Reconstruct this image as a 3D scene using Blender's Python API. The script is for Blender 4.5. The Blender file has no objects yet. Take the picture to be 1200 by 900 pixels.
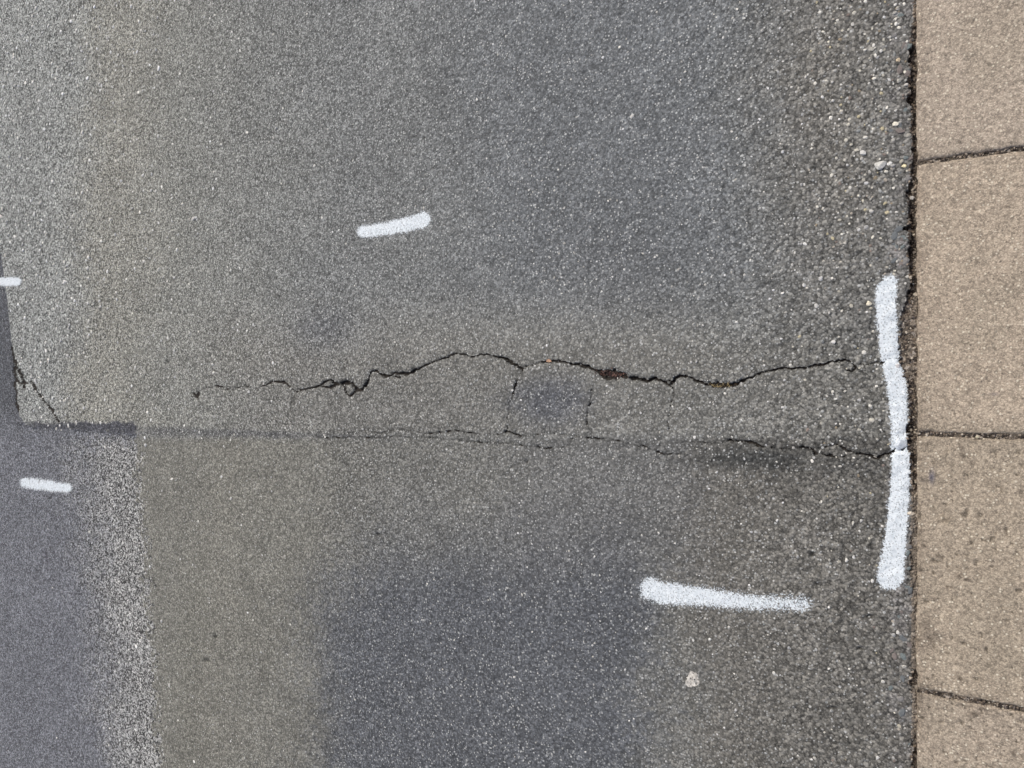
import bpy, math, random
import numpy as np
random.seed(7); rng = np.random.default_rng(7)
sc = bpy.context.scene; C = sc.collection

# ------------------------------------------------------------------ camera, sky, sun, exposure
CAM_H = 1.5; TILT = math.radians(31.7); FOC = 900.0           # phone held 1.5 m up, tilted 31.7 degrees off straight down
cam_d = bpy.data.cameras.new('camera'); cam = bpy.data.objects.new('camera', cam_d); C.objects.link(cam)
cam_d.sensor_width = 36; cam_d.lens = 36*FOC/1200; cam_d.clip_start = 0.01; cam_d.clip_end = 500
cam.location = (0, 0, CAM_H); cam.rotation_euler = (0, TILT, 0); sc.camera = cam
SUN_EL, SUN_AZ = math.radians(52), math.radians(128)           # azimuth measured from +X towards +Y
w = bpy.data.worlds.new('World'); sc.world = w; w.use_nodes = True
wn = w.node_tree.nodes; wl = w.node_tree.links
sky = wn.new('ShaderNodeTexSky'); sky.sky_type = 'NISHITA'; sky.sun_disc = False
sky.sun_elevation = SUN_EL; sky.sun_rotation = math.pi/2 - SUN_AZ
sky.air_density = 0.6; sky.dust_density = 4.0; sky.ozone_density = 0.4
wl.new(sky.outputs[0], wn['Background'].inputs[0]); wn['Background'].inputs[1].default_value = 0.13
sd = bpy.data.lights.new('sun', 'SUN'); sd.energy = 1.5; sd.angle = math.radians(14); sd.color = (.98, .965, .86)
sun = bpy.data.objects.new('sun', sd); C.objects.link(sun)
sun.rotation_euler = (0, math.pi/2 - SUN_EL, SUN_AZ)
sc.view_settings.view_transform = 'Standard'; sc.view_settings.look = 'None'
sc.view_settings.gamma = 1; sc.view_settings.exposure = 0.26

# ------------------------------------------------------------------ helpers
sT, cT = math.sin(TILT), math.cos(TILT)
def p2w(x, y, z=0.0):
    """point on the level plane z that the surveyed mark (x, y) of the site sketch stands for"""
    u = (np.asarray(x, float)-600)/FOC; v = (450-np.asarray(y, float))/FOC
    dx = -sT + u*cT; dz = -cT - u*sT
    t = (z-CAM_H)/dz
    return dx*t, v*t
def sm(x, a, b):
    t = np.clip((x-a)/(b-a), 0, 1); return t*t*(3-2*t)
def vn(x, y, scale, seed=0):
    x = np.asarray(x)/scale; y = np.asarray(y)/scale
    xi = np.floor(x).astype(np.int64); yi = np.floor(y).astype(np.int64)
    fx = x-xi; fy = y-yi; fx = fx*fx*(3-2*fx); fy = fy*fy*(3-2*fy)
    def h(a, b):
        n = (a*374761393 + b*668265263 + seed*974634777) & 0xffffffff
        n = ((n ^ (n >> 13))*1274126177) & 0xffffffff
        n = ((n ^ (n >> 16))*2246822519) & 0xffffffff
        return ((n ^ (n >> 15)) & 0xffffff)/float(0xffffff)
    a = h(xi, yi); b = h(xi+1, yi); c = h(xi, yi+1); d = h(xi+1, yi+1)
    return (a*(1-fx)+b*fx)*(1-fy) + (c*(1-fx)+d*fx)*fy
def fbm(x, y, scale, seed=0, octs=3):
    s = 0; amp = 1; tot = 0
    for k in range(octs):
        s = s + amp*vn(x, y, scale/2**k, seed+k*17); tot += amp; amp *= .5
    return s/tot
def lin(r, g, b):
    f = lambda c: (c/255/12.92) if c <= 10 else ((c/255+.055)/1.055)**2.4
    return np.array([f(r), f(g), f(b)])
def poly_dist(X, Y, pts, reach=60):
    """distance, half-width and run along a polyline of (x, y, halfwidth)"""
    D = np.full(X.shape, 1e6); W = np.ones(X.shape); S = np.zeros(X.shape)
    run = 0
    for (x0, y0, w0), (x1, y1, w1) in zip(pts[:-1], pts[1:]):
        L = math.hypot(x1-x0, y1-y0) + 1e-9
        m = (X > min(x0, x1)-reach) & (X < max(x0, x1)+reach) & (Y > min(y0, y1)-reach) & (Y < max(y0, y1)+reach)
        if m.any():
            xx = X[m]; yy = Y[m]
            t = np.clip(((xx-x0)*(x1-x0)+(yy-y0)*(y1-y0))/L**2, 0, 1)
            d = np.hypot(xx-x0-t*(x1-x0), yy-y0-t*(y1-y0)); wv = w0+t*(w1-w0)
            b = (d-wv) < (D[m]-W[m])
            dm = D[m]; wm = W[m]; smm = S[m]
            dm[b] = d[b]; wm[b] = wv[b]; smm[b] = (run+t*L)[b]
            D[m] = dm; W[m] = wm; S[m] = smm
        run += L
    return D, W, S
def mesh_from(name, V, F, mat, parent=None, attrs=None, smooth=True):
    me = bpy.data.meshes.new(name)
    V = np.ascontiguousarray(V, dtype=np.float32); F = np.ascontiguousarray(F, dtype=np.int32)
    k = F.shape[1]
    me.vertices.add(len(V)); me.vertices.foreach_set('co', V.ravel())
    me.loops.add(F.size); me.loops.foreach_set('vertex_index', F.ravel())
    me.polygons.add(len(F)); me.polygons.foreach_set('loop_start', np.arange(0, F.size, k, dtype=np.int32))
    me.update(calc_edges=True)
    me.polygons.foreach_set('use_smooth', np.full(len(F), smooth))
    for an, arr in (attrs or {}).items():
        a = me.attributes.new(an, 'FLOAT_COLOR', 'POINT')
        arr = np.asarray(arr, dtype=np.float32)
        if arr.shape[1] == 3: arr = np.hstack([arr, np.ones((len(arr), 1), np.float32)])
        a.data.foreach_set('color', np.ascontiguousarray(arr).ravel())
    me.materials.append(mat); me.update()
    o = bpy.data.objects.new(name, me); C.objects.link(o)
    if parent: o.parent = parent
    return o
def tag(o, label=None, cat=None, group=None, kind=None):
    for k, v in (('label', label), ('category', cat), ('group', group), ('kind', kind)):
        if v: o[k] = v
    return o

# ------------------------------------------------------------------ materials
class NT:
    def __init__(s, name):
        s.m = bpy.data.materials.new(name); s.m.use_nodes = True; s.t = s.m.node_tree
        s.b = s.t.nodes['Principled BSDF']; s.out = s.t.nodes['Material Output']
        s.b.inputs['Specular IOR Level'].default_value = .25; s.b.inputs['Roughness'].default_value = .9
        s.co = s.t.nodes.new('ShaderNodeTexCoord').outputs['Object']
    def n(s, typ, **kw):
        n = s.t.nodes.new(typ)
        for k, v in kw.items(): setattr(n, k, v)
        return n
    def put(s, sock, v):
        if isinstance(v, bpy.types.NodeSocket): s.t.links.new(v, sock)
        elif v is not None: sock.default_value = v
    def math(s, op, a, b=None, c=None, clamp=False):
        n = s.n('ShaderNodeMath', operation=op, use_clamp=clamp)
        for i, v in enumerate((a, b, c)): s.put(n.inputs[i], v)
        return n.outputs[0]
    def mr(s, v, a, b, c, d, smooth=True):
        n = s.n('ShaderNodeMapRange'); n.interpolation_type = 'SMOOTHSTEP' if smooth else 'LINEAR'
        for i, q in enumerate((v, a, b, c, d)): s.put(n.inputs[i], q)
        return n.outputs[0]
    def noise(s, scale, detail=3, rough=.6, co=None):
        n = s.n('ShaderNodeTexNoise'); s.put(n.inputs['Vector'], co or s.co)
        n.inputs['Scale'].default_value = scale; n.inputs['Detail'].default_value = detail
        n.inputs['Roughness'].default_value = rough
        return n.outputs['Fac']
    def vor(s, scale, rnd=1.0, off=0.0):
        v = s.co
        if off:
            a = s.n('ShaderNodeVectorMath', operation='ADD'); s.put(a.inputs[0], v); a.inputs[1].default_value = (off, off*.7, off*.3); v = a.outputs[0]
        n = s.n('ShaderNodeTexVoronoi'); s.put(n.inputs['Vector'], v)
        n.inputs['Scale'].default_value = scale; n.inputs['Randomness'].default_value = rnd
        sp = s.n('ShaderNodeSeparateColor'); s.put(sp.inputs[0], n.outputs['Color'])
        return n.outputs['Distance'], sp.outputs
    def mix(s, f, a, b, mode='MIX'):
        n = s.n('ShaderNodeMix', data_type='RGBA', blend_type=mode)
        s.put(n.inputs[0], f); s.put(n.inputs[6], a); s.put(n.inputs[7], b)
        return n.outputs[2]
    def scale(s, col, f):
        n = s.n('ShaderNodeVectorMath', operation='SCALE'); s.put(n.inputs[0], col); s.put(n.inputs[3], f); return n.outputs[0]
    def attr(s, name):
        n = s.n('ShaderNodeAttribute'); n.attribute_name = name; return n
    def bump(s, h, strength=.5, dist=.001):
        n = s.n('ShaderNodeBump'); n.inputs['Strength'].default_value = strength; n.inputs['Distance'].default_value = dist
        s.put(n.inputs['Height'], h); s.t.links.new(n.outputs[0], s.b.inputs['Normal'])
def asphalt():
    t = NT('asphalt'); tone = t.attr('tone').outputs['Color']
    ws = t.n('ShaderNodeSeparateColor'); t.put(ws.inputs[0], t.attr('wear').outputs['Color'])
    con, chip, coarse = ws.outputs[0], ws.outputs[1], ws.outputs[2]      # contrast, light chips, grain size
    d1, c1 = t.vor(260); d2, c2 = t.vor(150, off=3.1); d3, c3 = t.vor(420, off=7.7)
    # grain brightness: stones with their own value, darker bitumen between them
    g1 = t.math('MULTIPLY', t.math('SUBTRACT', t.math('POWER', c1[0], 2.4), .29), 1.45); g2 = t.math('SUBTRACT', t.math('POWER', c2[0], 1.8), .36); g3 = t.math('SUBTRACT', c3[0], .5)
    a = t.math('MULTIPLY', g1, 1.0); b = t.math('MULTIPLY', g2, coarse)
    s_ = t.math('ADD', a, t.math('MULTIPLY', b, 1.5)); s_ = t.math('ADD', s_, t.math('MULTIPLY', g3, .35))
    e = t.mr(d1, .35, .8, .13, -.30); s_ = t.math('ADD', s_, e)
    f = t.math('MULTIPLY_ADD', s_, con, 1.0); f = t.math('MAXIMUM', f, .22)
    n1 = t.mr(t.noise(9, 5, .65), .3, .7, .93, 1.07, False); f = t.math('MULTIPLY', f, n1)
    n2 = t.mr(t.noise(70, 3, .6), .3, .7, .9, 1.1, False); f = t.math('MULTIPLY', f, n2)
    col = t.scale(tone, f)
    # sparse pale chips, two sizes
    th = t.math('SUBTRACT', 1.0, t.math('MULTIPLY', chip, .30))
    m1 = t.math('MULTIPLY', t.math('GREATER_THAN', c1[1], th), t.mr(d1, .25, .6, 1, 0))
    th2 = t.math('SUBTRACT', 1.0, t.math('MULTIPLY', chip, .10))
    m2 = t.math('MULTIPLY', t.math('GREATER_THAN', c2[1], th2), t.mr(d2, .25, .5, 1, 0))
    m = t.math('MAXIMUM', m1, m2)
    pale = t.mix(c1[2], (.24, .25, .25, 1), (.66, .67, .65, 1))
    col = t.mix(t.math('MULTIPLY', m, .75), col, pale)
    t.put(t.b.inputs['Base Color'], col)
    h = t.math('ADD', t.math('MULTIPLY', t.mr(d1, .1, .8, 1, 0), 1.0), t.math('MULTIPLY', t.mr(d2, .1, .8, 1, 0), .8))
    h = t.math('ADD', h, t.math('MULTIPLY', c1[0], .8))
    t.bump(h, .42, .0012)
    return t.m
def crack_mat():
    t = NT('crack_soil'); f = t.mr(t.noise(260, 4), .3, .75, .5, 1.7, False)
    t.put(t.b.inputs['Base Color'], t.scale(t.mix(t.noise(40, 2), (.020, .018, .017, 1), (.036, .030, .025, 1)), f)); return t.m
def soil_mat():
    t = NT('gutter_soil'); d, c = t.vor(420); d2, c2 = t.vor(180, off=2)
    col = t.scale(t.attr('tone').outputs['Color'], t.mr(c[0], 0, 1, .45, 1.7, False))
    col = t.mix(t.math('GREATER_THAN', c2[1], .86), col, (.34, .30, .26, 1))
    col = t.scale(col, t.mr(t.noise(60, 3), .3, .7, .6, 1.3, False))
    t.put(t.b.inputs['Base Color'], col); t.bump(t.mr(d, .1, .8, 1, 0), .8, .0015); return t.m
def concrete():
    t = NT('slab_concrete'); tone = t.attr('tone').outputs['Color']
    d1, c1 = t.vor(500); d2, c2 = t.vor(220, off=4.2); d3, c3 = t.vor(110, off=9.1)
    s_ = t.math('MULTIPLY_ADD', t.math('SUBTRACT', t.math('POWER', c1[0], 1.6), .385), .66, 1.0)
    s_ = t.math('ADD', s_, t.math('MULTIPLY', t.math('SUBTRACT', c2[0], .5), .42))
    s_ = t.math('MULTIPLY', s_, t.mr(d1, .35, .8, 1.05, .86))
    s_ = t.math('MULTIPLY', s_, t.mr(t.noise(14, 5, .65), .3, .7, .94, 1.06, False))
    s_ = t.math('MULTIPLY', s_, t.mr(t.noise(120, 3, .6), .3, .7, .95, 1.05, False))
    col = t.scale(tone, s_)
    lt = t.math('MULTIPLY', t.math('GREATER_THAN', c2[1], .88), t.mr(d2, .2, .5, .95, 0))
    col = t.mix(lt, col, (.66, .60, .48, 1))
    dk = t.math('MULTIPLY', t.math('GREATER_THAN', c2[2], .965), t.mr(d2, .2, .45, .75, 0))
    col = t.mix(dk, col, (.11, .09, .075, 1))
    dk3 = t.math('MULTIPLY', t.math('GREATER_THAN', c3[2], .985), t.mr(d3, .15, .35, .7, 0))
    col = t.mix(dk3, col, (.10, .085, .075, 1))
    t.put(t.b.inputs['Base Color'], col)
    t.bump(t.math('ADD', t.mr(d1, .1, .8, 1, 0), c2[0]), .4, .0008); return t.m
def paint_mat():
    t = NT('spray_paint'); a = t.n('ShaderNodeSeparateColor'); t.put(a.inputs[0], t.attr('cover').outputs['Color']); den = a.outputs[0]
    d1, c1 = t.vor(300, off=1.3); d2, c2 = t.vor(620, off=5)
    k = t.math('ADD', t.math('MULTIPLY', c1[0], .34), t.math('MULTIPLY', c2[0], .42))
    k = t.math('ADD', k, t.mr(d1, .3, .8, -.05, .28))
    al = t.mr(t.math('SUBTRACT', t.math('MULTIPLY', den, 1.12), k), -.22, .30, 0, .96)
    col = t.scale(t.mix(c1[1], (.60, .66, .70, 1), (.80, .85, .88, 1)), t.mr(t.noise(200, 3), .3, .7, .9, 1.06, False))
    t.put(t.b.inputs['Base Color'], col); t.b.inputs['Roughness'].default_value = .6
    al = t.math('MULTIPLY', al, t.math('SUBTRACT', 1.0, t.math('MULTIPLY', t.math('GREATER_THAN', c2[1], .88), .5)))
    t.put(t.b.inputs['Alpha'], al)
    t.bump(t.math('ADD', t.mr(d1, .1, .8, 1, 0), c1[0]), .2, .0008); return t.m
def attr_mat(name, rough=.85):
    t = NT(name); t.put(t.b.inputs['Base Color'], t.scale(t.attr('tone').outputs['Color'], t.mr(t.noise(500, 3), .3, .7, .75, 1.2, False)))
    t.b.inputs['Roughness'].default_value = rough; return t.m
ASPHALT, CRACK, SOIL, CONC, PAINT = asphalt(), crack_mat(), soil_mat(), concrete(), paint_mat()
STONE = attr_mat('stone'); LEAF = attr_mat('dry_leaf', .7)

# ------------------------------------------------------------------ site plan (metres come from p2w)
def P(txt, wd=1.0):
    out = []
    for tok in txt.split():
        v = [float(q) for q in tok.split(',')]; out.append((v[0], v[1], v[2]*.5 if len(v) > 2 else wd*.5))
    return out
EDGE = [(-500,1073),(0,1073),(30,1071),(55,1067),(62,1065),(75,1067),(85,1068),(96,1062),(104,1067),(118,1062),(122,1068),(140,1070),(150,1067),(158,1070),(180,1070),(200,1067),(212,1067),(226,1062),(238,1064),(250,1066),(256,1064),(262,1066),(268,1058),(271,1066),(285,1066),(292,1063),(306,1064),(318,1067),(334,1068),(346,1064),(358,1061),(366,1058),(374,1055),(385,1056),(400,1054),(415,1054),(425,1056),(440,1060),(452,1064),(470,1067),(490,1067),(505,1063),(520,1065),(560,1069),(610,1070),(640,1067),(660,1067),(700,1070),(740,1070),(790,1069),(800,1065),(815,1071),(850,1070),(880,1069),(1400,1070)]
ex = np.array([e[0] for e in EDGE], float); ev = np.array([e[1] for e in EDGE], float)
LEFT = [(-500,-190),(-100,-100),(50,-60),(150,-30),(290,0),(320,4),(350,8),(400,13),(430,16),(470,19),(487,22),(497,30),(500,34)]
lx = np.array([e[0] for e in LEFT], float); lv = np.array([e[1] for e in LEFT], float)
CRACKS = [
 ('long wavering open crack across the grey asphalt', [
  P('226,461,3 231,466,4 231,460,3'), P('236,455,.8 250,453,1 257,452,2 264,455,.8 273,457,1.2 280,454,1.5 288,452,2 294,455,1.2 302,455,1.5 308,452,1.5 313,450,2 320,447,2 328,448,2.2 333,449,3 340,453,1.5'),
  P('348,455,1.2 352,457,1.6 358,456,1.6 365,454,1.6 373,452,2 377,450,3 381,447,1.4 386,446,1.2 391,449,4.5 395,451,4'), P('377,453,2 384,455,2 391,453,2.2'), P('341,456,1.4 346,459,1.4 352,458,1.4'), P('461,441,1.6 467,442,1.6 474,440,1.8'), P('706,441,2.5 715,443,3 724,443,2.5'),
  P('400,450,5 405,448,6.5 411,449,3.5 417,452,3.2 418,457,3.5 424,456,3.5 428,450,4.5 432,443,3 436,436,2.6 439,434,2 445,437,2.2 450,440,3 456,440,3 461,437,1.6 466,438,2 471,438,3.6 476,438,3.4 481,436,1.8 485,434,5 490,432,2 495,429,2 503,426,1.4 512,422,1.3 522,420,1.5 530,416,1.4 536,414,1.2 543,415,1.6 552,418,1.2 562,416,1.3 572,416,1.8 580,418,1.6 588,420,3 596,423,4 602,426,3.4 607,429,2.2 611,432,2.4 615,430,1.3 623,428,.9 633,425,1.2 640,424,3 646,423,1.5 653,423,1.7 660,424,1.2 668,426,2 676,427,3 684,429,3.6 690,430,3 697,434,2.2'),
  P('403,451,2.2 404,457,2 407,463,2 411,465,2.2 415,461,2 418,457,2.2'),
  P('697,434,2.5 703,437,5 710,437,8 718,437,9 724,439,8 731,440,5 738,442,5 745,443,5 752,445,3 760,446,4 767,443,4 773,445,2 779,448,2 784,451,1.6 788,455,1.2'),
  P('783,446,1.5 787,449,2.5 792,444,3 796,440,2 803,440,2 810,443,2.2 818,447,2.4 826,449,2 832,450,4 838,451,6 846,452,6 855,450,6 862,450,3 870,446,3.4 878,442,2 885,440,2 895,436,2 905,434,2 912,432,3 920,431,2 930,432,3 938,432,3 947,431,2 955,428,2.5 963,428,2 972,425,2.5 980,423,2 988,421,2.5 995,423,2 1001,427,2.5 1002,432,2.5 997,435,1.5 991,434,2'),
  P('1005,427,1 1018,427,1 1028,424,2 1034,426,1.5 1040,421,1.6 1050,420,1.6 1057,421,1.5')]),
 ('lower crack running through the dark stain to the kerb', [
  P('800,517,1 815,517,1 833,519,1 845,519,1.4 855,516,1.6 868,517,1.6 880,518,2 888,522,2 896,524,1.6 908,525,1.4 920,526,1.4 932,524,1.4 945,525,2 952,527,2 955,531,1.8 964,532,1.4 972,534,2 980,535,1.8 990,534,1.2'),
  P('980,520,1 984,522,1.6 990,526,2 996,529,2 1004,532,2 1012,532,1.8 1019,534,2 1026,537,2.4 1032,534,1.8 1040,532,1.8 1047,529,2 1051,524,1.5 1057,527,2 1061,524,1.6'),
  P('950,525,1 962,525,1 975,522,1 985,518,1')]),
 ('hairline crack following the old trench joint', [
  P('372,512,1 385,512,1 402,513,1.4 412,511,1 425,512,1.2 445,512,1.1 470,511,1.1 490,513,1.2 510,513,1.2 530,514,1 545,517,1.4 560,518,1.4 575,519,1 590,519,1.2 605,521,1.3 622,524,1.5 640,525,1.3 655,524,1 664,522,1.6 670,516,1.4 673,512,1.4 690,512,1.3 700,514,1 712,513,1.1 730,517,1.1 748,521,1.1 765,527,1 780,532,1.4 800,531,1.2'),
  P('395,505,.9 412,507,1.1 430,504,1 445,507,1 460,504,1 475,503,1.2 490,507,.8 506,508,1 515,506,1.8 522,507,1.2 532,503,1.5 545,506,1 560,509,1 575,508,1.2 588,509,1.2 594,505,2.2 600,508,2 610,511,1.6 620,510,1 640,507,1 655,508,1.5 662,509,1')]),
 ('fine crack dropping from the peak of the long crack', [
  P('613,432,1.5 611,437,1 607,444,1 604,450,1.4 603,458,1.4 600,466,1 597,472,1.3 596,482,1 594,490,1.2 594,498,1 594,505,1.6')]),
 ('fine upright crack beside the dark oval stain', [
  P('693,455,.8 692,468,1 689,480,1.2 687,492,1.4 689,500,1 692,506,1.2 692,513,1.6')]),
 ('faint upright crack near the middle of the road', [
  P('788,455,1 789,463,.9 785,480,.9 783,495,1 784,503,1.2')]),
 ('faint upright crack below the left end of the long crack', [
  P('348,458,.9 345,465,1 341,474,1 338,486,1 336,494,.9')]),
 ('short forked crack at the corner of the old asphalt', [
  P('13,408,2 15,418,2.2 17,426,3 16,434,3.4 17,446,2 18,460,1.8 19,474,2.2 20,482,2'),
  P('17,424,1.6 21,430,1.4 23,436,2 25,442,3.4 27,448,2.4 30,449,1.4 35,448,1.6 39,450,2.6 41,455,2.4 44,460,2 49,465,2.4 52,471,2 56,476,1.8 60,481,2.4 64,487,2 68,493,2'),
  P('19,445,2.4 22,449,2.4 26,450,2.6 27,455,2')]),
]
HOLES = [(1019,722,5.5,1.6,.3),(976,829,5,1.6,.2),(66,21,1.8,2.6,0),(443,626,4,1.8,.3),(617,541,2,2,0),(196,424,2,3,0),(812,797,.1,.1,0),(1008,760,3,2,0),(952,650,4,3,.3),(252,746,3,2.5,0),(241,774,4,2.5,.5)]

def warp(X, Y):
    return (fbm(X, Y, 9, 11)-.5)*7 + (vn(X, Y, 2.6, 12)-.5)*3.4, (fbm(X, Y, 9, 21)-.5)*7 + (vn(X, Y, 2.6, 22)-.5)*3.4

xs = np.concatenate([np.arange(-150, -12, 6), np.arange(-12, 1092, 1.0)])
ys = np.concatenate([np.arange(-400, -12, 8), np.arange(-12, 913, 1.0), np.arange(913, 1301, 8)])
GX, GY = np.meshgrid(xs, ys, indexing='ij')
WX, WY = p2w(GX, GY)
nx, ny = GX.shape

def zones(X, Y, wx, wy):
    """tone (albedo) and wear of the asphalt by place: wheel tracks, trench, stains, weathering"""
    big = (fbm(X, Y, 90, 31, 4)-.5)*60; big2 = (fbm(X, Y, 90, 41, 4)-.5)*60; med = (fbm(X, Y, 26, 51, 3)-.5)*22
    fn = (vn(wx, wy, .011, 45)-.5)*26 + (vn(wx, wy, .005, 46)-.5)*16; med = med + fn*.6; x = X+big*1.25+fn; y = Y+big2*.8+fn
    col = np.ones(X.shape+(3,))*lin(115,117,116)
    con = .66 + .34*(1-sm(X, 150, 700)); chip = np.full(X.shape, .46); coarse = np.full(X.shape, .20)
    def mixc(mask, c):
        nonlocal col; col = col*(1-mask[..., None]) + c*mask[..., None]
    def mixs(a, mask, v): return a*(1-mask)+v*mask
    up = 1-sm(Y, 500, 520)
    mixc((1-sm(x, 200, 420))*up, lin(127,128,123))
    mixc(np.exp(-((x-135)/55)**2)*up*.5, lin(139,137,127))
    mixc((1-sm(x, 60, 120))*up*.6, lin(132,135,133))
    mixc(sm(x, 440, 640)*(1-sm(x, 760, 990))*(1-sm(y, 290, 430))*.9, lin(106,109,111))
    mixc(sm(x, 820, 980)*.75, lin(108,107,103))
    mixc(np.exp(-((x-990)/60)**2)*(1-sm(y, 150, 420))*.3, lin(118,113,104))
    mixc(np.exp(-((Y-400-big2*.3)/38)**2)*sm(X, 150, 330)*(1-sm(X, 780, 980))*.55, lin(127,126,120))
    mixc(sm(Y+big2*.4, 380, 430)*(1-sm(Y, 500, 530))*sm(X, 180, 360)*.75, lin(115,114,109))
    mixc(np.exp(-(((X-380)/42)**2+((Y-385)/26)**2))*.55, lin(100,103,108))
    mixc(np.exp(-(((X-645+med)/48)**2+((Y-470)/30)**2)**1.5)*.75, lin(88,91,98))
    mixc(np.exp(-(((X-720)/90)**2+((Y-330)/60)**2))*.3, lin(100,101,102))
    # below the trench joint
    dn = sm(Y, 506, 522)
    mixc(dn, lin(112,112,108))
    mixc(dn*(1-sm(x, 300, 450))*.7, lin(122,121,113))
    mixc(dn*np.exp(-((x-262)/26)**2)*.35, lin(128,126,117))
    mixc(dn*np.exp(-((x-225)/18)**2)*sm(Y, 600, 700)*.3, lin(108,107,98))
    dk = sm(x-np.clip(720-Y, 0, 200)*.35+med, 312, 432)*(1-sm(x+med, 715, 820))*sm(Y+med*1.3+big2*.8, 545, 715)
    mixc(dk*.88, lin(87,90,95))
    mixc(dn*sm(x, 770, 850)*.85, lin(104,102,97))
    mixc(dn*sm(x, 540, 640)*(1-sm(x, 800, 860))*(1-sm(y, 640, 700))*.4, lin(100,101,103))
    # dark stain along the lower crack
    mixc(np.exp(-(((X-880+med)/75)**2+((Y-536+med*.3)/17)**2)**1.3)*.95, lin(66,67,66))
    mixc(np.exp(-(((X-1000)/60)**2+((Y-545+med*.4)/16)**2))*.6, lin(80,80,78))
    mixc(np.exp(-((Y-519-med*.25)/6.5)**2)*sm(X, 640, 720)*(1-sm(X, 1000, 1050))*.35, lin(84,84,82))
    # smeared tar continuing the seam
    D, W, S = poly_dist(X, Y+med*.12, P('160,504,12 230,506,10 300,508,8 380,511,6 470,513,5'), 30)
    mixc((1-sm(D+fn*.16, W*.3, W*1.5))*(1-sm(X, 330, 470)*.7)*(.35+.5*fbm(X, Y, 20, 47)), lin(84,85,87))
    # the tidemark along the kerb
    mixc(sm(X, 1030, 1066)*.35, lin(102,99,96))
    cb = sm(X, 1035, 1050)*sm(fbm(X, Y, 16, 61), .52, .62)*.6
    mixc(cb, lin(122,120,118))
    con = con + .18*sm(X, 750, 1000); coarse = mixs(coarse, sm(X, 800, 1000), .42)
    tl = (1-sm(x, 40, 210))*up
    chip = mixs(chip, tl, 1.0); con = mixs(con, tl, 1.3); coarse = mixs(coarse, tl, .6)
    chip = mixs(chip, dn*(1-sm(X, 350, 420)), .14); con = mixs(con, dn*(1-sm(X, 350, 420)), .74)
    chip = mixs(chip, sm(X, 850, 950), .26)
    # the newer patch at the lower left, its ground-off edge showing pale stone
    bx = 161 + (Y-515)*.068 + (fbm(X, Y, 20, 71)-.5)*10 + fn*.8
    pat = ((Y > np.interp(X, [30, 60, 158], [498, 500, 507])+fn*.1) & (X < bx)) | ((X < np.interp(Y, lx, lv)) & (Y <= 506))
    strip = sm(X+med*1.8, 52+(Y-510)*.11, 140+(Y-510)*.09)*sm(Y+med, 500, 535)
    pc = np.ones(X.shape+(3,))*lin(107,109,114)
    pc = pc*(1-strip[..., None]) + lin(122,122,120)*strip[..., None]
    lm = (1-sm(Y, 470, 520)); pc = pc*(1-lm[..., None]*.85) + lin(82,84,88)*lm[..., None]*.85
    D, W, S = poly_dist(X+(fbm(X, Y, 8, 81)-.5)*6, Y+(fbm(X, Y, 8, 82)-.5)*6, P('51,643,3 53,655,5 54,668,2'), 30)
    g = (1-sm(D, W*.6, W*1.4))[..., None]*.7; pc = pc*(1-g)+lin(86,86,92)*g
    pm = pat.astype(float)
    col = col*(1-pm[..., None]) + pc*pm[..., None]
    con = con*(1-pm) + pm*(1.05+1.0*strip); chip = chip*(1-pm) + pm*(.12+.9*strip); coarse = coarse*(1-pm) + pm*(.25+.45*strip)
    # slow wear mottling
    mot = (1+(fbm(wx, wy, .16, 91, 4)-.5)*.20)*(1+(fbm(wx, wy, .035, 95, 3)-.5)*.16)
    col = col*mot[..., None]
    return col, np.stack([con, chip, coarse], -1), pat

tone, wear, patch_v = zones(GX, GY, WX, WY)
amp = 1 + .4*sm(GX, 780, 1030)
Z = ((vn(WX, WY, .0052, 1)-.5)*1.3 + (vn(WX, WY, .0095, 2)-.5)*1.2*amp + (vn(WX, WY, .03, 3)-.5)*.5)*.001*amp
Z += (fbm(WX, WY, .5, 5, 2)-.5)*.003; white = rng.random(GX.shape)-.5
Z -= patch_v*.0015
dxw, dyw = warp(GX, GY)
owner = np.zeros(GX.shape, np.int16)                          # 0 road, 1 patch, 2 gutter soil, 3 tar, 10+ cracks
owner[patch_v] = 1
D, W, S = poly_dist(GX+dxw*1.1, GY+dyw*1.1, P('22,496,2 34,497,4 50,498,6 75,498,8 95,499,9 120,500,13 140,501,15 155,503,15 158,504,10'), 30)
tar = (D < W); owner[tar] = 3; tb = (1-sm(D+dxw*.5, W-3, W+3))[..., None]; tone = tone*(1-tb)+lin(76,77,82)*tb; wear[tar] = (1.0, .25, .3); Z[tar] = .0012 + (vn(WX, WY, .006, 8)[tar]-.5)*.0008
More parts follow.
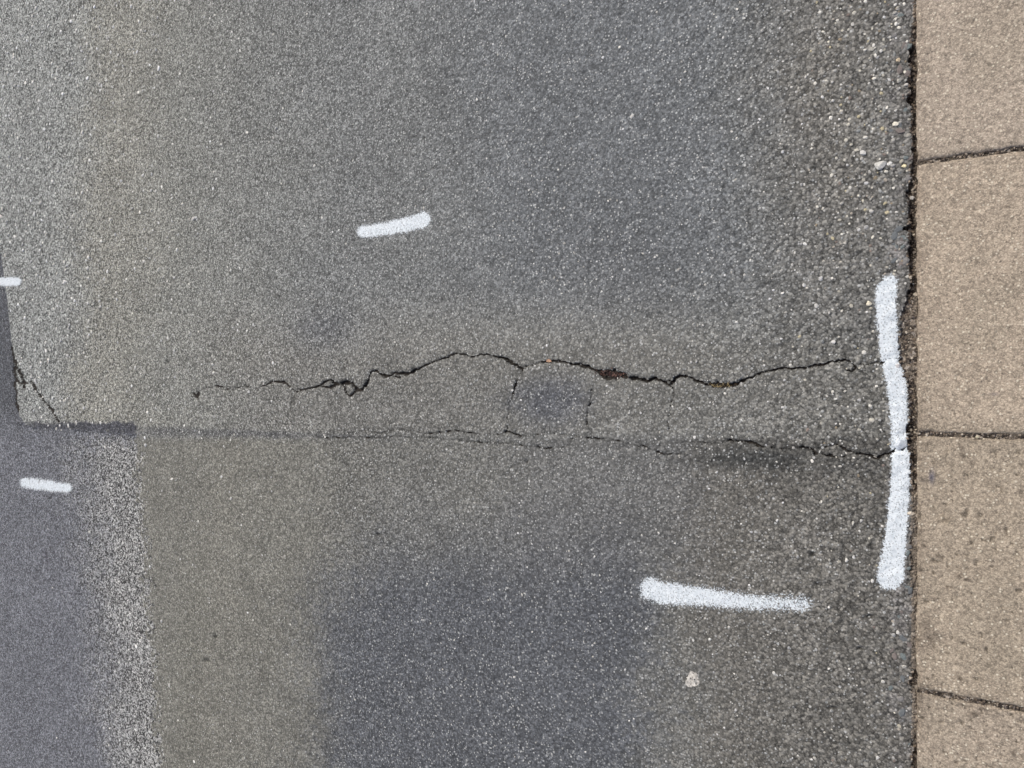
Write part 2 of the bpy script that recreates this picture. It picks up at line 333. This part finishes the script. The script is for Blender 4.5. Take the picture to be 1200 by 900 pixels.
for ci, (lab, lines) in enumerate(CRACKS):
    for ln in lines:
        D, W, S = poly_dist(GX+dxw*.42, GY+dyw*.42, ln, 16)
        hair = 1-sm(W, .55, 1.0); W = W*(.80-.30*((1-sm(GX, 330, 390))+.8*sm(GX, 860, 900)) if ci == 0 else .84); wv = W*(.25+1.35*vn(GX, GY, 3.2, 200+ci)+.5*(vn(GX, GY, 11, 250+ci)-.5))+.22*(1-hair)-.05*hair
        gap = (W < (.34 if ci == 0 else .68)) & (fbm(GX, GY, 5, 300+ci) > .44)
        wv = wv+white*np.minimum(.35+W*.5, 1.1); m = (D < wv) & ~gap
        near = (D < W+5)
        # crumbled lip, then the drop
        Z[near] -= .0014*(1-sm(D[near], W[near], W[near]+4.5))*np.minimum(W[near], 1.5)
        dep = .0022 + .0085*np.minimum(W, 1.8)/1.8
        if ci == 0:                                              # choked with litter at two places
            lit = np.maximum(np.exp(-((GX-716)/16)**2), np.exp(-((GX-846)/14)**2)); dep = dep*(1-.55*lit)
        Z[m] = -dep[m] + (vn(WX, WY, .006, 9)[m]-.5)*.003
        m2 = m & (owner != 3) ; owner[m2] = 10+ci
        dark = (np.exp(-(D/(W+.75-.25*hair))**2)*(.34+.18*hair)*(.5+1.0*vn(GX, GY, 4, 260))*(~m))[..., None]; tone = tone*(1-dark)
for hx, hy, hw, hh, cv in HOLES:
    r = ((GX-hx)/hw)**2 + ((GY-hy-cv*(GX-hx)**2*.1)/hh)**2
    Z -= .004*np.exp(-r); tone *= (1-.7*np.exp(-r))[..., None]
edge = np.interp(GY, ex, ev) + (vn(GX, GY, 4.5, 401)-.5)*5 + (vn(GX, GY, 2, 402)-.5)*3.4
soil = GX > edge; owner[soil] = 2
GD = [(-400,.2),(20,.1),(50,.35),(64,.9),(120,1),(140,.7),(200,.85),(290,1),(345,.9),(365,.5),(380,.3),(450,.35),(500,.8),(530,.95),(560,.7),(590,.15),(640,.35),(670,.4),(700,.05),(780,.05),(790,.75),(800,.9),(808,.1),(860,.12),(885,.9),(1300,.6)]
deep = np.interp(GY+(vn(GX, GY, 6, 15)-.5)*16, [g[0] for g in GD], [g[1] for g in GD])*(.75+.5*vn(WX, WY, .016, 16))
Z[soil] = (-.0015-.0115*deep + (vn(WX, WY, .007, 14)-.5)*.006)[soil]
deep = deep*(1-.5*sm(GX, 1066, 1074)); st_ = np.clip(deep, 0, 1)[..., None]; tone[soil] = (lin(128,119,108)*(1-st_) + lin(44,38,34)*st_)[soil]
Z[~soil & (GX > edge-4)] -= .0012

# split the sheet into its pieces
idx = np.arange(nx*ny).reshape(nx, ny)
F = np.stack([idx[:-1, :-1], idx[:-1, 1:], idx[1:, 1:], idx[1:, :-1]], -1).reshape(-1, 4)
fo = np.stack([owner[:-1, :-1], owner[:-1, 1:], owner[1:, 1:], owner[1:, :-1]], -1).reshape(-1, 4)
fmax = fo.max(1); own = np.where((fo >= 10).sum(1) >= 2, fmax, np.where((fo == 2).sum(1) >= 2, 2, np.where((fo == 3).sum(1) >= 2, 3, np.where((fo == 1).sum(1) >= 2, 1, 0))))
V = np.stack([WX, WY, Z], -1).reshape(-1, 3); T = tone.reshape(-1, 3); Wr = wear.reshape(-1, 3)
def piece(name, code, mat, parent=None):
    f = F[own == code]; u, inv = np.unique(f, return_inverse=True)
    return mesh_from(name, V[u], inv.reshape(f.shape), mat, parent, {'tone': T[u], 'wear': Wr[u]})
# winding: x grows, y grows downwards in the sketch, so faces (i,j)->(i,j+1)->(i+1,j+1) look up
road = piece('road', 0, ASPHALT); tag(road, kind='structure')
patch = piece('road_patch', 1, ASPHALT); tag(patch, kind='structure')
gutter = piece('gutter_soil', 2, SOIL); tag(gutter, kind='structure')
seam = piece('tar_seam', 3, ASPHALT, patch); seam['label'] = 'dark tar seam on the top edge of the newer patch'
for ci, (lab, _) in enumerate(CRACKS):
    if (own == 10+ci).any():
        c = piece('crack', 10+ci, CRACK, road); c['label'] = lab
# the carriageway goes on beyond the surveyed area
def sheet(name, quads, mat, tones, kind='structure'):
    v = []; f = []
    for q in quads: f.append([len(v)+k for k in range(4)]); v += q
    o = mesh_from(name, np.array(v), np.array(f), mat, None, {'tone': np.tile(tones, (len(v), 1)), 'wear': np.tile([.62, .3, .25], (len(v), 1))})
    return tag(o, kind=kind)
x0, y0 = p2w(-150, -400); x0b, y0b = p2w(-150, 1300); x1, y1 = p2w(1091, -400); x1b, y1b = p2w(1091, 1300)
R = 60
sheet('road_beyond', [
  [(-R,-R,0),(x0b,y0b,0),(x0,y0,0),(-R,R,0)],
  [(x0,y0,0),(x1,y1,0),(x1,R,0),(-R,R,0)],
  [(-R,-R,0),(x1b,-R,0),(x1b,y1b,0),(x0b,y0b,0)]], ASPHALT, lin(114,115,114))

# the sprayed marks: line, softness, label
MARKS = [
  dict(a=([(426,271.5,6),(440,270,7),(455,267.5,7.5),(475,263.5,8),(490,259.5,8.5),(496,257,8.8)], 2.2, 'short white spray stroke rising to the right, alone on the upper middle asphalt'), k=dict(seed=1)),
  dict(a=([(-12,329.5,4.2),(5,330,4.2),(20,330,4.6)], 1.8, 'white spray dash cut by the left edge, across the old asphalt edge'), k=dict(seed=2, dens=1.05)),
  dict(a=([(29,565.5,6),(45,568,6),(62,570,5.5),(78,572,4.5)], 2.0, 'small white spray dash on the bluish patch at the lower left'), k=dict(seed=3)),
  dict(a=([(763,690.5,10.5),(774,694,11),(795,697,10),(820,698.5,8.5),(850,702,7.4),(880,705.5,7),(915,707,7.4),(942,707.5,8)], 4.2,
     'white spray stroke thinning out to the right, below the cracks on brownish asphalt'), k=dict(fade=lambda x, y, s: 1.05-.50*sm(x, 790, 950), seed=4)),
  dict(a=([(1043,331,7.5),(1040,338,10.5),(1038,350,12),(1039,375,11.5),(1042,400,11),(1044,420,10.5),(1048,440,10.5),(1052,460,10),(1053.5,490,9.5),(1056,520,10),(1056,550,10.5),(1054.5,580,11),(1051,610,11),(1048.5,640,12.5),(1045,662,15),(1044,675,17)], 2.9,
     'long upright white spray line beside the kerb, crossing both cracks'), k=dict(fade=lambda x, y, s: (1.12-.20*sm(y, 655, 690))*(1-.30*sm(vn(x, y, 5, 77), .70, .9)*(1-sm(y, 400, 460))), seed=5, dens=1.08)),
]
def painted(px, py):
    m = np.zeros(len(px), bool)
    for q in MARKS:
        D, W, S = poly_dist(np.asarray(px), np.asarray(py), q['a'][0], 30); m |= D < W+1.5
    return m

# height lookup for things lying on the road
ii0 = int(np.where(xs >= -12)[0][0]); jj0 = int(np.where(ys >= -12)[0][0])
def road_z(px, py):
    i = np.clip(px-xs[ii0], 0, nx-ii0-2); j = np.clip(py-ys[jj0], 0, 922)
    i0 = np.floor(i).astype(int); j0 = np.floor(j).astype(int); a = i-i0; b = j-j0; i0 = i0+ii0; j0 = j0+jj0
    return (Z[i0, j0]*(1-a)+Z[i0+1, j0]*a)*(1-b) + (Z[i0, j0+1]*(1-a)+Z[i0+1, j0+1]*a)*b

# ------------------------------------------------------------------ paving slabs along the kerb
SZ = .009; KX = float(p2w(1074.5, 450, SZ)[0])
JY = [float(p2w(1074.5, y, SZ)[1]) for y in (190.5, 508.5, 809.5)]
ends = [JY[0]+.462, JY[0], JY[1], JY[2], JY[2]-.455]
SLABTXT = [('topmost paving slab above the rising joint, clean sandy concrete', (166,154,139)),
           ('long buff paving slab with fresh white paint line beside its upper half', (167,154,137)),
           ('paving slab below the central joint with dark flecks and a black smudge', (161,149,132)),
           ('lowest paving slab by the frame bottom, freckled with dark pits', (162,150,134))]
def slab(k, ya, yb, label, rgb):
    gap = .0034; ya -= gap; yb += gap; wid = .45; st = .0025
    ax = np.concatenate([[0, .0007, .0018, .003, .005], np.arange(.0075, .25, st), np.arange(.25, wid-.004, .01), [wid-.003, wid-.001, wid]])
    nyv = int((ya-yb)/st); ay = np.concatenate([[0, .0008, .002, .0035], np.linspace(.006, (ya-yb)-.006, nyv), [(ya-yb)-.0035, (ya-yb)-.002, (ya-yb)-.0008, ya-yb]])
    gx, gy = np.meshgrid(ax, ay, indexing='ij'); wx = KX+gx; wy = ya-gy
    e = np.minimum(np.minimum(gx, wid-gx), np.minimum(gy, (ya-yb)-gy))
    er = .0045*(.5+1.2*vn(wx, wy, .02, 500+k)); z = SZ - .004*(1-np.clip(e/er, 0, 1))**2
    z += ((vn(wx, wy, .006, 510)-.5)*.8 + (vn(wx, wy, .02, 511)-.5)*.8)*.001 + (vn(wx, wy, .2, 512)-.5)*.0015
    pit = sm(vn(wx, wy, .007, 520+k), .84, .93)*(k >= 2); z -= pit*.0018
    # slightly wavering arrises
    inx = np.exp(-gx/.006); wx = wx + inx*((vn(wx, wy, .012, 530+k)-.5)*.0028 + (vn(wx, wy, .003, 535+k)-.5)*.0018 + (vn(wx, wy, .05, 536+k)-.5)*.003)
    iny = np.exp(-gy/.006)-np.exp(-((ya-yb)-gy)/.006); wy = wy + iny*((vn(wx, wy, .012, 531+k)-.5)*.0028)
    col = np.ones(gx.shape+(3,))*lin(*rgb)
    m = sm(fbm(wx, wy, .09, 540+k, 4), .5, .7)[..., None]*.35; col = col*(1-m)+lin(150,140,124)*m
    m = (np.exp(-gx/.009)*.9*fbm(wx, wy, .03, 545))[..., None]; col = col*(1-m)+lin(110,98,86)*m
    m = ((np.exp(-gy/.008)+np.exp(-((ya-yb)-gy)/.008))*.35)[..., None]; col = col*(1-np.clip(m,0,1))+lin(112,102,90)*np.clip(m,0,1)
    col = col*(1-.55*pit[..., None])
    for sx, sy, rw, rh, c, a in SPOTS:
        qx, qy = p2w(sx, sy, SZ); g = (np.exp(-((((wx-qx)/rw)**2+((wy-qy)/rh)**2)**1.5))*a*(.4+.9*fbm(wx, wy, .008, 560)))[..., None]
        g = np.clip(g, 0, 1); col = col*(1-g)+lin(*c)*g
    n, m_ = gx.shape; top = np.stack([wx, wy, z], -1).reshape(-1, 3); id2 = np.arange(n*m_).reshape(n, m_)
    f = np.stack([id2[:-1, :-1], id2[:-1, 1:], id2[1:, 1:], id2[1:, :-1]], -1).reshape(-1, 4)
    ring = np.concatenate([id2[:, 0], id2[-1, 1:], id2[-2::-1, -1], id2[0, -2:0:-1]])
    low = top[ring].copy(); low[:, 2] = -.045; b0 = len(top); nr = len(ring)
    q = np.arange(nr); side = np.stack([ring[q], ring[(q+1) % nr], b0+(q+1) % nr, b0+q], -1)
    c4 = [b0+int(np.where(ring == id2[a, b])[0][0]) for a, b in ((0, 0), (-1, 0), (-1, -1), (0, -1))]
    f = np.vstack([f, side, [c4]])
    tc = col.reshape(-1, 3); tc = np.vstack([tc, tc[ring]*.75])
    o = mesh_from('paving_slab', np.vstack([top, low]), f, CONC, None, {'tone': tc})
    return tag(o, label, 'paving slab', 'concrete paving slabs along the road edge')
SPOTS = [(1092,558,.005,.014,(95,92,98),1.0),(1082,562,.006,.005,(100,92,84),.9),(1098,559,.004,.004,(100,92,84),.8),(1126,524,.006,.005,(105,95,84),.8),(1130,534,.006,.006,(110,100,88),.9),
 (1140,542,.006,.004,(110,100,88),.9),(1085,522,.006,.004,(115,105,92),.8),(1165,462,.007,.003,(95,88,90),.8),(1195,577,.004,.005,(80,72,66),.9),(1080,622,.005,.004,(95,85,75),.9),
 (1099,652,.004,.004,(90,80,70),.9),(1079,668,.005,.005,(80,72,64),1.),(1124,675,.003,.005,(95,84,72),.9),(1133,679,.005,.003,(90,80,70),.9),(1088,742,.014,.024,(118,108,96),.8),
 (1103,745,.010,.008,(118,108,96),.7),(1125,795,.004,.004,(80,70,60),1.),(1142,837,.009,.006,(112,102,90),1.),(1154,832,.005,.004,(100,90,80),.9),(1150,873,.004,.008,(105,95,84),.8),
 (1187,882,.004,.004,(90,80,70),.9),(1090,852,.005,.004,(105,95,84),.8),(1167,723,.004,.003,(88,78,68),.9),(1105,608,.01,.01,(150,136,116),.5),(1180,540,.03,.05,(155,144,128),.5),(1180,242,.003,.003,(80,70,60),1.),(1125,167,.003,.003,(70,62,56),1.),
 (1083,640,.004,.003,(92,82,72),.9),(1110,688,.003,.003,(95,84,72),.8),(1096,702,.006,.004,(100,90,80),.7),(1083,470,.004,.004,(90,80,70),.7),(1090,488,.005,.003,(112,100,88),.7)]
for k in range(4): slab(k, ends[k], ends[k+1], *SLABTXT[k])
# joint filling under and between the slabs, and the pavement beyond them
gxs = np.arange(KX+.001, KX+.46, .0028); gys = np.arange(ends[4]-.01, ends[0]+.01, .0028)
keep = []
for yj in JY:                                                     # a strip of soil in each joint
    gy_ = np.arange(yj-.009, yj+.009, .0014); jx, jy = np.meshgrid(gxs, gy_, indexing='ij')
    jz = .0042 + (vn(jx, jy, .006, 601)-.5)*.004 + (vn(jx, jy, .03, 602)-.5)*.005
    id3 = np.arange(jx.size).reshape(jx.shape)
    keep.append((np.stack([jx, jy, jz], -1).reshape(-1, 3), np.stack([id3[:-1, :-1], id3[1:, :-1], id3[1:, 1:], id3[:-1, 1:]], -1).reshape(-1, 4)))
vv = []; ff = []; o_ = 0
for a, b in keep: vv.append(a); ff.append(b+o_); o_ += len(a)
tag(mesh_from('joint_soil', np.vstack(vv), np.vstack(ff), SOIL, None, {'tone': np.tile(lin(96,88,78), (sum(len(q) for q in vv), 1))}), kind='stuff')
ct = lin(164,149,128)
E0, E4 = ends[0]+.003, ends[4]-.003
sheet('pavement', [[(KX+.458,-R,SZ),(R,-R,SZ),(R,R,SZ),(KX+.458,R,SZ)], [(KX,E0,SZ),(KX+.458,E0,SZ),(KX+.458,R,SZ),(KX,R,SZ)],
  [(KX,-R,SZ),(KX+.458,-R,SZ),(KX+.458,E4,SZ),(KX,E4,SZ)], [(KX,E0,-.04),(KX,E0,SZ),(KX,R,SZ),(KX,R,-.04)], [(KX,-R,-.04),(KX,-R,SZ),(KX,E4,SZ),(KX,E4,-.04)]], CONC, ct)

# ------------------------------------------------------------------ stones: exposed chips, grit, single pebbles
ico_v = []
ph = (1+5**.5)/2
for a in (-1, 1):
    for b in (-ph, ph): ico_v += [(a, b, 0), (0, a, b), (b, 0, a)]
ico_v = np.array(ico_v, float)/math.hypot(1, ph)
from itertools import combinations
el = min(np.linalg.norm(ico_v[a]-ico_v[b]) for a, b in combinations(range(12), 2))
ico_f = []
for a, b, c in combinations(range(12), 3):
    if all(abs(np.linalg.norm(ico_v[p]-ico_v[q])-el) < 1e-6 for p, q in ((a, b), (b, c), (a, c))):
        n = np.cross(ico_v[b]-ico_v[a], ico_v[c]-ico_v[a])
        ico_f.append((a, b, c) if n.dot(ico_v[a]) > 0 else (a, c, b))
ico_f = np.array(ico_f)
def stones(name, x, y, z, r, col, flat=.5, parent=None, elong=1.5):
    n = len(x); v = np.repeat(ico_v[None], n, 0)*(1+(rng.random((n, 12, 1))-.5)*.5)
    s = np.stack([r*(1+rng.random(n)*(elong-1)), r, r*flat*(.7+.6*rng.random(n))], -1); v = v*s[:, None, :]
    a = rng.random(n)*6.283; ca, sa = np.cos(a)[:, None], np.sin(a)[:, None]
    vx = v[..., 0]*ca - v[..., 1]*sa; vy = v[..., 0]*sa + v[..., 1]*ca
    v = np.stack([vx+x[:, None], vy+y[:, None], v[..., 2]+z[:, None]], -1).reshape(-1, 3)
    f = (ico_f[None]+(np.arange(n)*12)[:, None, None]).reshape(-1, 3)
    return mesh_from(name, v, f, STONE, parent, {'tone': np.repeat(col, 12, 0)}, smooth=False)
# pale chips bedded in the asphalt
N = 17000
px = rng.random(N)*1090-15; py = rng.random(N)*915-7
pd = .36 + .5*(1-sm(px, 40, 190))*(py < 495) + .25*sm(px, 860, 980)*(1-sm(py, 200, 420)) - .26*((px < 400) & (py > 515)) - .16*((px > 380) & (py > 560)) - .08*(px > 900)*(py > 380) 
pk = rng.random(N) < pd*.62*(.4+1.2*fbm(px, py, 70, 700))
ed = np.interp(py, ex, ev); pk &= (px < ed-4) & ~painted(px, py) & ~((px < 60) & (px < np.interp(py, lx, lv)+2)); px, py = px[pk], py[pk]
inpatch = (px < 165) & (py > 500); sel = ~inpatch | (rng.random(len(px)) < .25); px, py = px[sel], py[sel]
n = len(px); wx, wy = p2w(px, py)
r = .0009+.0011*rng.random(n)**2 + .0011*(rng.random(n) < .10)*rng.random(n); r *= 1.22+.4*sm(px, 860, 1000) + 2.0*(1-sm(px, 20, 460))
v = .36+.44*rng.random(n)**1.5 + .14*(1-sm(px, 60, 420)); wrm = (rng.random(n)*.07 + .07*sm(px, 900, 1000)*rng.random(n))
col = np.stack([v*(1+wrm*.3), v*(1-wrm*.2), v*(1-wrm*1.6)], -1)
stones('exposed_aggregate', wx, wy, road_z(px, py)+r*.15, r, col, .45, road)['kind'] = 'stuff'
# larger buff and ochre chips weathered out near the kerb
N = 330; px = 925+rng.random(N)**.6*140; py = rng.random(N)*905; kp = (rng.random(N) < np.where(py < 340, 1, .28)) & (px < np.interp(py, ex, ev)-3) & ~painted(px, py); px, py = px[kp], py[kp]; n = len(px)
wx, wy = p2w(px, py); r = .0014+.0022*rng.random(n)**2; pal = np.array([lin(190,180,150), lin(170,162,150), lin(150,138,118), lin(205,200,185), lin(134,122,114), lin(150,152,150)])
stones('buff_aggregate', wx, wy, road_z(px, py)+.0003, r, pal[rng.integers(0, 6, n)]*(.8+.3*rng.random((n, 1))), .45, road)['kind'] = 'stuff'
# broad flat stones laid bare at the broken road edge
N = 90; py = rng.random(N)*900; px = np.interp(py, ex, ev)-3-rng.random(N)**1.5*22; kp = ~painted(px, py); px = px[kp]; py = py[kp]; N = len(px); wx, wy = p2w(px, py)
pal = np.array([lin(112,120,120), lin(128,126,124), lin(104,108,110), lin(120,112,108)])
stones('edge_aggregate', wx, wy, road_z(px, py)-.0006, .0028+.0035*rng.random(N), pal[rng.integers(0, 4, N)], .35, road, 1.9)['kind'] = 'stuff'
# loose grit in the gutter and joints
N = 2300; py = rng.random(N)*1000-50; e_ = np.interp(py, ex, ev); px = e_+rng.random(N)*(1074.5-e_)-1.5; wx, wy = p2w(px, py)
r = .0009+.0018*rng.random(N)**2.5; pal = np.array([lin(70,62,56), lin(110,98,86), lin(150,138,124), lin(60,54,50), lin(180,170,155), lin(112,104,98)])
gc = pal[rng.choice(6, N, p=[.3, .28, .16, .14, .05, .07])]; gc = gc + (lin(132,124,114)-gc)*(.55*(sm(py, 560, 600)*(1-sm(py, 780, 790)) + sm(py, 803, 812)*(1-sm(py, 865, 880)))[:, None]); gz = np.where(px > e_, road_z(px, py)+r*.4, road_z(px, py)+r*.3)
N2 = 650; jx = KX+rng.random(N2)*.2; jy = np.array(JY)[rng.integers(0, 3, N2)]+(rng.random(N2)-.5)*.0075; r2 = .0008+.0014*rng.random(N2)**2
tag(stones('loose_grit', np.concatenate([wx, jx]), np.concatenate([wy, jy]), np.concatenate([gz, .0055+.001*rng.random(N2)]), np.concatenate([r, r2]),
   np.vstack([gc, pal[rng.choice(6, N2, p=[.3, .3, .18, .12, .06, .04])]]), .7), kind='stuff')
# single stones one can pick out
def pebble(px, py, size, rgb, label, name='pebble', flat=.6, z=None, group=None, seed=1):
    r_ = np.random.default_rng(seed); import bmesh
    bm = bmesh.new(); bmesh.ops.create_icosphere(bm, subdivisions=3, radius=1)
    for vtx in bm.verts:
        c = np.array(vtx.co); k = 1+.22*math.sin(c[0]*2.3+seed)+.16*math.sin(c[1]*3.1+seed*2)+.08*math.sin(c[2]*7+c[0]*6+seed)
        vtx.co = (c[0]*k*size*1.1, c[1]*k*size*.9, max(c[2], -.4)*k*size*flat)
    V_ = np.array([q.co for q in bm.verts]); F_ = np.array([[q.index for q in f.verts] for f in bm.faces]); bm.free()
    # facets: snap to a few cutting planes
    for _ in range(7):
        nrm = r_.normal(size=3); nrm /= np.linalg.norm(nrm); lim = size*(.62+.25*r_.random())*(1 if abs(nrm[2]) < .6 else flat)
        d = V_@nrm; o_ = d > lim; V_[o_] -= np.outer(d[o_]-lim, nrm)
    x_, y_ = p2w(px, py); zz = float(road_z(np.array([px]), np.array([py]))[0]) if z is None else z
    c_ = np.tile(lin(*rgb), (len(V_), 1))*(.85+.3*r_.random((len(V_), 1)))
    o = mesh_from(name, V_, F_, STONE, None, {'tone': c_}, smooth=False); o.location = (float(x_), float(y_), zz+size*flat*.3)
    return tag(o, label, 'stone', group)
G = 'loose stones near the kerb'
pebble(1033,193.5,.0088,(205,203,196),'pale grey angular pebble lying on the asphalt left of the upper slab joint', seed=3, group=G)
pebble(1059.5,194.5,.0042,(226,214,176),'small cream stone wedged at the broken road edge beside the upper slab joint', seed=5, group=G)
pebble(1018.5,355.5,.0046,(226,218,196),'small cream stone just left of the top of the long white paint line', seed=8, group=G)
pebble(1052.5,428.5,.0036,(222,218,214),'tiny white stone where the long crack meets the white paint line', seed=9, group=G)
pebble(1068.5,231,.0042,(176,172,166),'grey white stone in the gutter below the upper slab joint', seed=12, z=-.006, group=G)
pebble(1067,602,.0052,(206,196,180),'pale rounded stone against the kerb beside the lower paint line', seed=13, z=-.001, group=G)
pebble(1056.5,520.5,.0108,(205,212,218),'round stone painted over white, in the paint line where the lower crack ends', seed=14, flat=.34, group=G)
pebble(832,749,.0034,(220,220,214),'small white chip on dark asphalt above the pale splat', seed=16, group=G)
pebble(1062.5,99,.0036,(200,196,188),'light stone on the crumbling road edge near the top of the photo', seed=17, group=G)
pebble(1053,71,.0040,(206,188,160),'buff pointed stone on the asphalt near the top right', seed=18, group=G)
pebble(1145,512,.0024,(206,198,170),'cream grain sitting in the central slab joint', seed=19, z=.0062, group=G)

# ------------------------------------------------------------------ flat blotch of old gum
def blot(name, cx, cy, rad, rgb, label, cat):
    n = 40; q = np.arange(-1.6, 1.6, .09); gx, gy = np.meshgrid(q, q, indexing='ij'); X_ = cx+gx*rad; Y_ = cy+gy*rad
    d = np.hypot(gx, gy) + (fbm(X_, Y_, 5, 800)-.5)*1.1; wx, wy = p2w(X_, Y_); z = road_z(X_, Y_)+.0012*np.clip(1.15-d, 0, 1)+.0003
    id_ = np.arange(gx.size).reshape(gx.shape); f = np.stack([id_[:-1, :-1], id_[:-1, 1:], id_[1:, 1:], id_[1:, :-1]], -1).reshape(-1, 4)
    dm = d.ravel()[f].mean(1); hole = vn(X_, Y_, 1.6, 801).ravel()[f].mean(1); f = f[(dm < 1) & (hole < .74)]; u, inv = np.unique(f, return_inverse=True)
    c = np.tile(lin(*rgb), (gx.size, 1))*(.55+.8*vn(X_, Y_, 2, 802).reshape(-1, 1))
    return tag(mesh_from(name, np.stack([wx, wy, z], -1).reshape(-1, 3)[u], inv.reshape(f.shape), STONE, None, {'tone': c[u]}), label, cat)
blot('gum_splat', 812, 797, 8.5, (200,196,188), 'pale trodden gum splat on the dark brownish asphalt below the short paint stroke', 'gum')

# ------------------------------------------------------------------ leaf litter
def flakes(name, px, py, z, size, cols, seed):
    r_ = np.random.default_rng(seed); v = []; f = []; c = []
    for i in range(len(px)):
        x_, y_ = p2w(px[i], py[i]); a = r_.random()*6.28; s = size[i]; el_ = .35+.4*r_.random(); b = len(v)
        tl = r_.normal(size=2)*.35
        for (u, w_, k) in ((-1,0,.1),(-.4,el_,0),(.5,el_*.9,.1),(1,0,.3),(.4,-el_,0),(-.5,-el_*.8,.05)):
            X2 = u*s*math.cos(a)-w_*s*math.sin(a); Y2 = u*s*math.sin(a)+w_*s*math.cos(a)
            v.append((float(x_)+X2, float(y_)+Y2, z[i]+k*s+X2*tl[0]+Y2*tl[1])); c.append(cols[i])
        f += [(b, b+5, b+1, b+1), (b+1, b+5, b+4, b+2), (b+2, b+4, b+3, b+3)]
    tri = []
    for q in f:
        if q[0] == q[3] or q[2] == q[3] or q[1] == q[2]: tri.append(tuple(dict.fromkeys(q)))
        else: tri += [(q[0], q[1], q[2]), (q[0], q[2], q[3])]
    return mesh_from(name, np.array(v), np.array(tri), LEAF, None, {'tone': np.array(c)}, smooth=False)
n = 95; px = 716+rng.normal(size=n)*9; px = np.clip(px, 698, 738); py = 437.5+(px-716)*.12+rng.normal(size=n)*2.0
pal = np.array([lin(74,52,48), lin(54,42,40), lin(92,68,60), lin(44,38,36), lin(104,84,76)])
tag(flakes('leaf_litter', px, py, road_z(px, py)+.0015, .0014+.0022*rng.random(n), pal[rng.integers(0, 5, n)], 4), kind='stuff')
n = 60; px = np.clip(846+rng.normal(size=n)*8, 830, 862); py = 451+rng.normal(size=n)*1.3
pal = np.array([lin(110,96,66), lin(82,70,50), lin(64,54,42), lin(140,126,94), lin(48,42,36)])
tag(flakes('dry_grass_litter', px, py, road_z(px, py)+.0015, .0012+.002*rng.random(n), pal[rng.integers(0, 5, n)], 5), kind='stuff')
def leaf(px, py, s, rgb, label, seed):
    z = float(road_z(np.array([px]), np.array([py]))[0]); x_, y_ = p2w(px, py); r_ = np.random.default_rng(seed)
    n = 12; v = [(0, 0, .0015)]; c = [lin(*rgb)*1.25]
    for k in range(n):
        a = k/n*6.283; rr = s*(.75+.35*r_.random())*(1 if k % 2 else .8)
        v.append((math.cos(a)*rr*1.3, math.sin(a)*rr*.75, .0008+.0018*abs(math.sin(a*1.5))*r_.random())); c.append(lin(*rgb)*(.6+.6*r_.random()))
    f = [(0, 1+k, 1+(k+1) % n) for k in range(n)]
    o = mesh_from('leaf_fragment', np.array(v), np.array(f), LEAF, None, {'tone': np.array(c)}, smooth=False); o.location = (float(x_), float(y_), max(z, -.001)+.0008)
    return tag(o, label, 'leaf')
leaf(643.5, 422.8, .0062, (176,142,118), 'small orange leaf fragment caught in the long crack right of its peak', 2)

# ------------------------------------------------------------------ sprayed survey marks
def mark(pts, soft, label, fade=None, seed=0, gapc=True, dens=1.0):
    pts = [(a, b, c*.80) for a, b, c in pts]
    X0 = min(p[0]-p[2] for p in pts)-16; X1 = max(p[0]+p[2] for p in pts)+16; Y0 = min(p[1]-p[2] for p in pts)-16; Y1 = max(p[1]+p[2] for p in pts)+16
    gx, gy = np.meshgrid(np.arange(X0, X1, .6), np.arange(Y0, Y1, .6), indexing='ij')
    wob = (fbm(gx, gy, 14, 900+seed)-.5)*3.4 + (vn(gx, gy, 3, 910+seed)-.5)*1.6
    D, W, S = poly_dist(gx, gy, pts, 40)
    den = 1-sm(D+wob*.8, W-soft*1.5, W+soft*2.1)
    den = den*.96 + .26*(1-sm(D, W-1, W+soft*3.6))                       # overspray
    if fade is not None: den *= fade(gx, gy, S)
    den *= dens*(.86+.25*fbm(gx, gy, 12, 920+seed))
    wx, wy = p2w(gx, gy); rz = road_z(gx, gy); den *= sm(rz, -.0045, -.0018)
    pit = sm(vn(wx, wy, .0045, 930+seed)*.6+vn(wx, wy, .002, 940+seed)*.4, .18, .40); den *= .72+.28*pit
    rz = np.maximum(sum(road_z(gx+a, gy+b) for a in (-3, -1, 1, 3) for b in (-3, -1, 1, 3))/16, rz-.0004); soil_ = gx > np.interp(gy, ex, ev)+1; den[soil_] *= .35
    z = rz+.0007
    id_ = np.arange(gx.size).reshape(gx.shape); f = np.stack([id_[:-1, :-1], id_[:-1, 1:], id_[1:, 1:], id_[1:, :-1]], -1).reshape(-1, 4)
    f = f[den.ravel()[f].max(1) > .10]; u, inv = np.unique(f, return_inverse=True)
    c = np.repeat(den.reshape(-1, 1), 3, 1)
    o = mesh_from('paint_mark', np.stack([wx, wy, z], -1).reshape(-1, 3)[u], inv.reshape(f.shape), PAINT, None, {'cover': c[u]})
    return tag(o, label, 'paint mark', 'white spray paint survey marks')
for q in MARKS: mark(*q['a'], **q['k'])
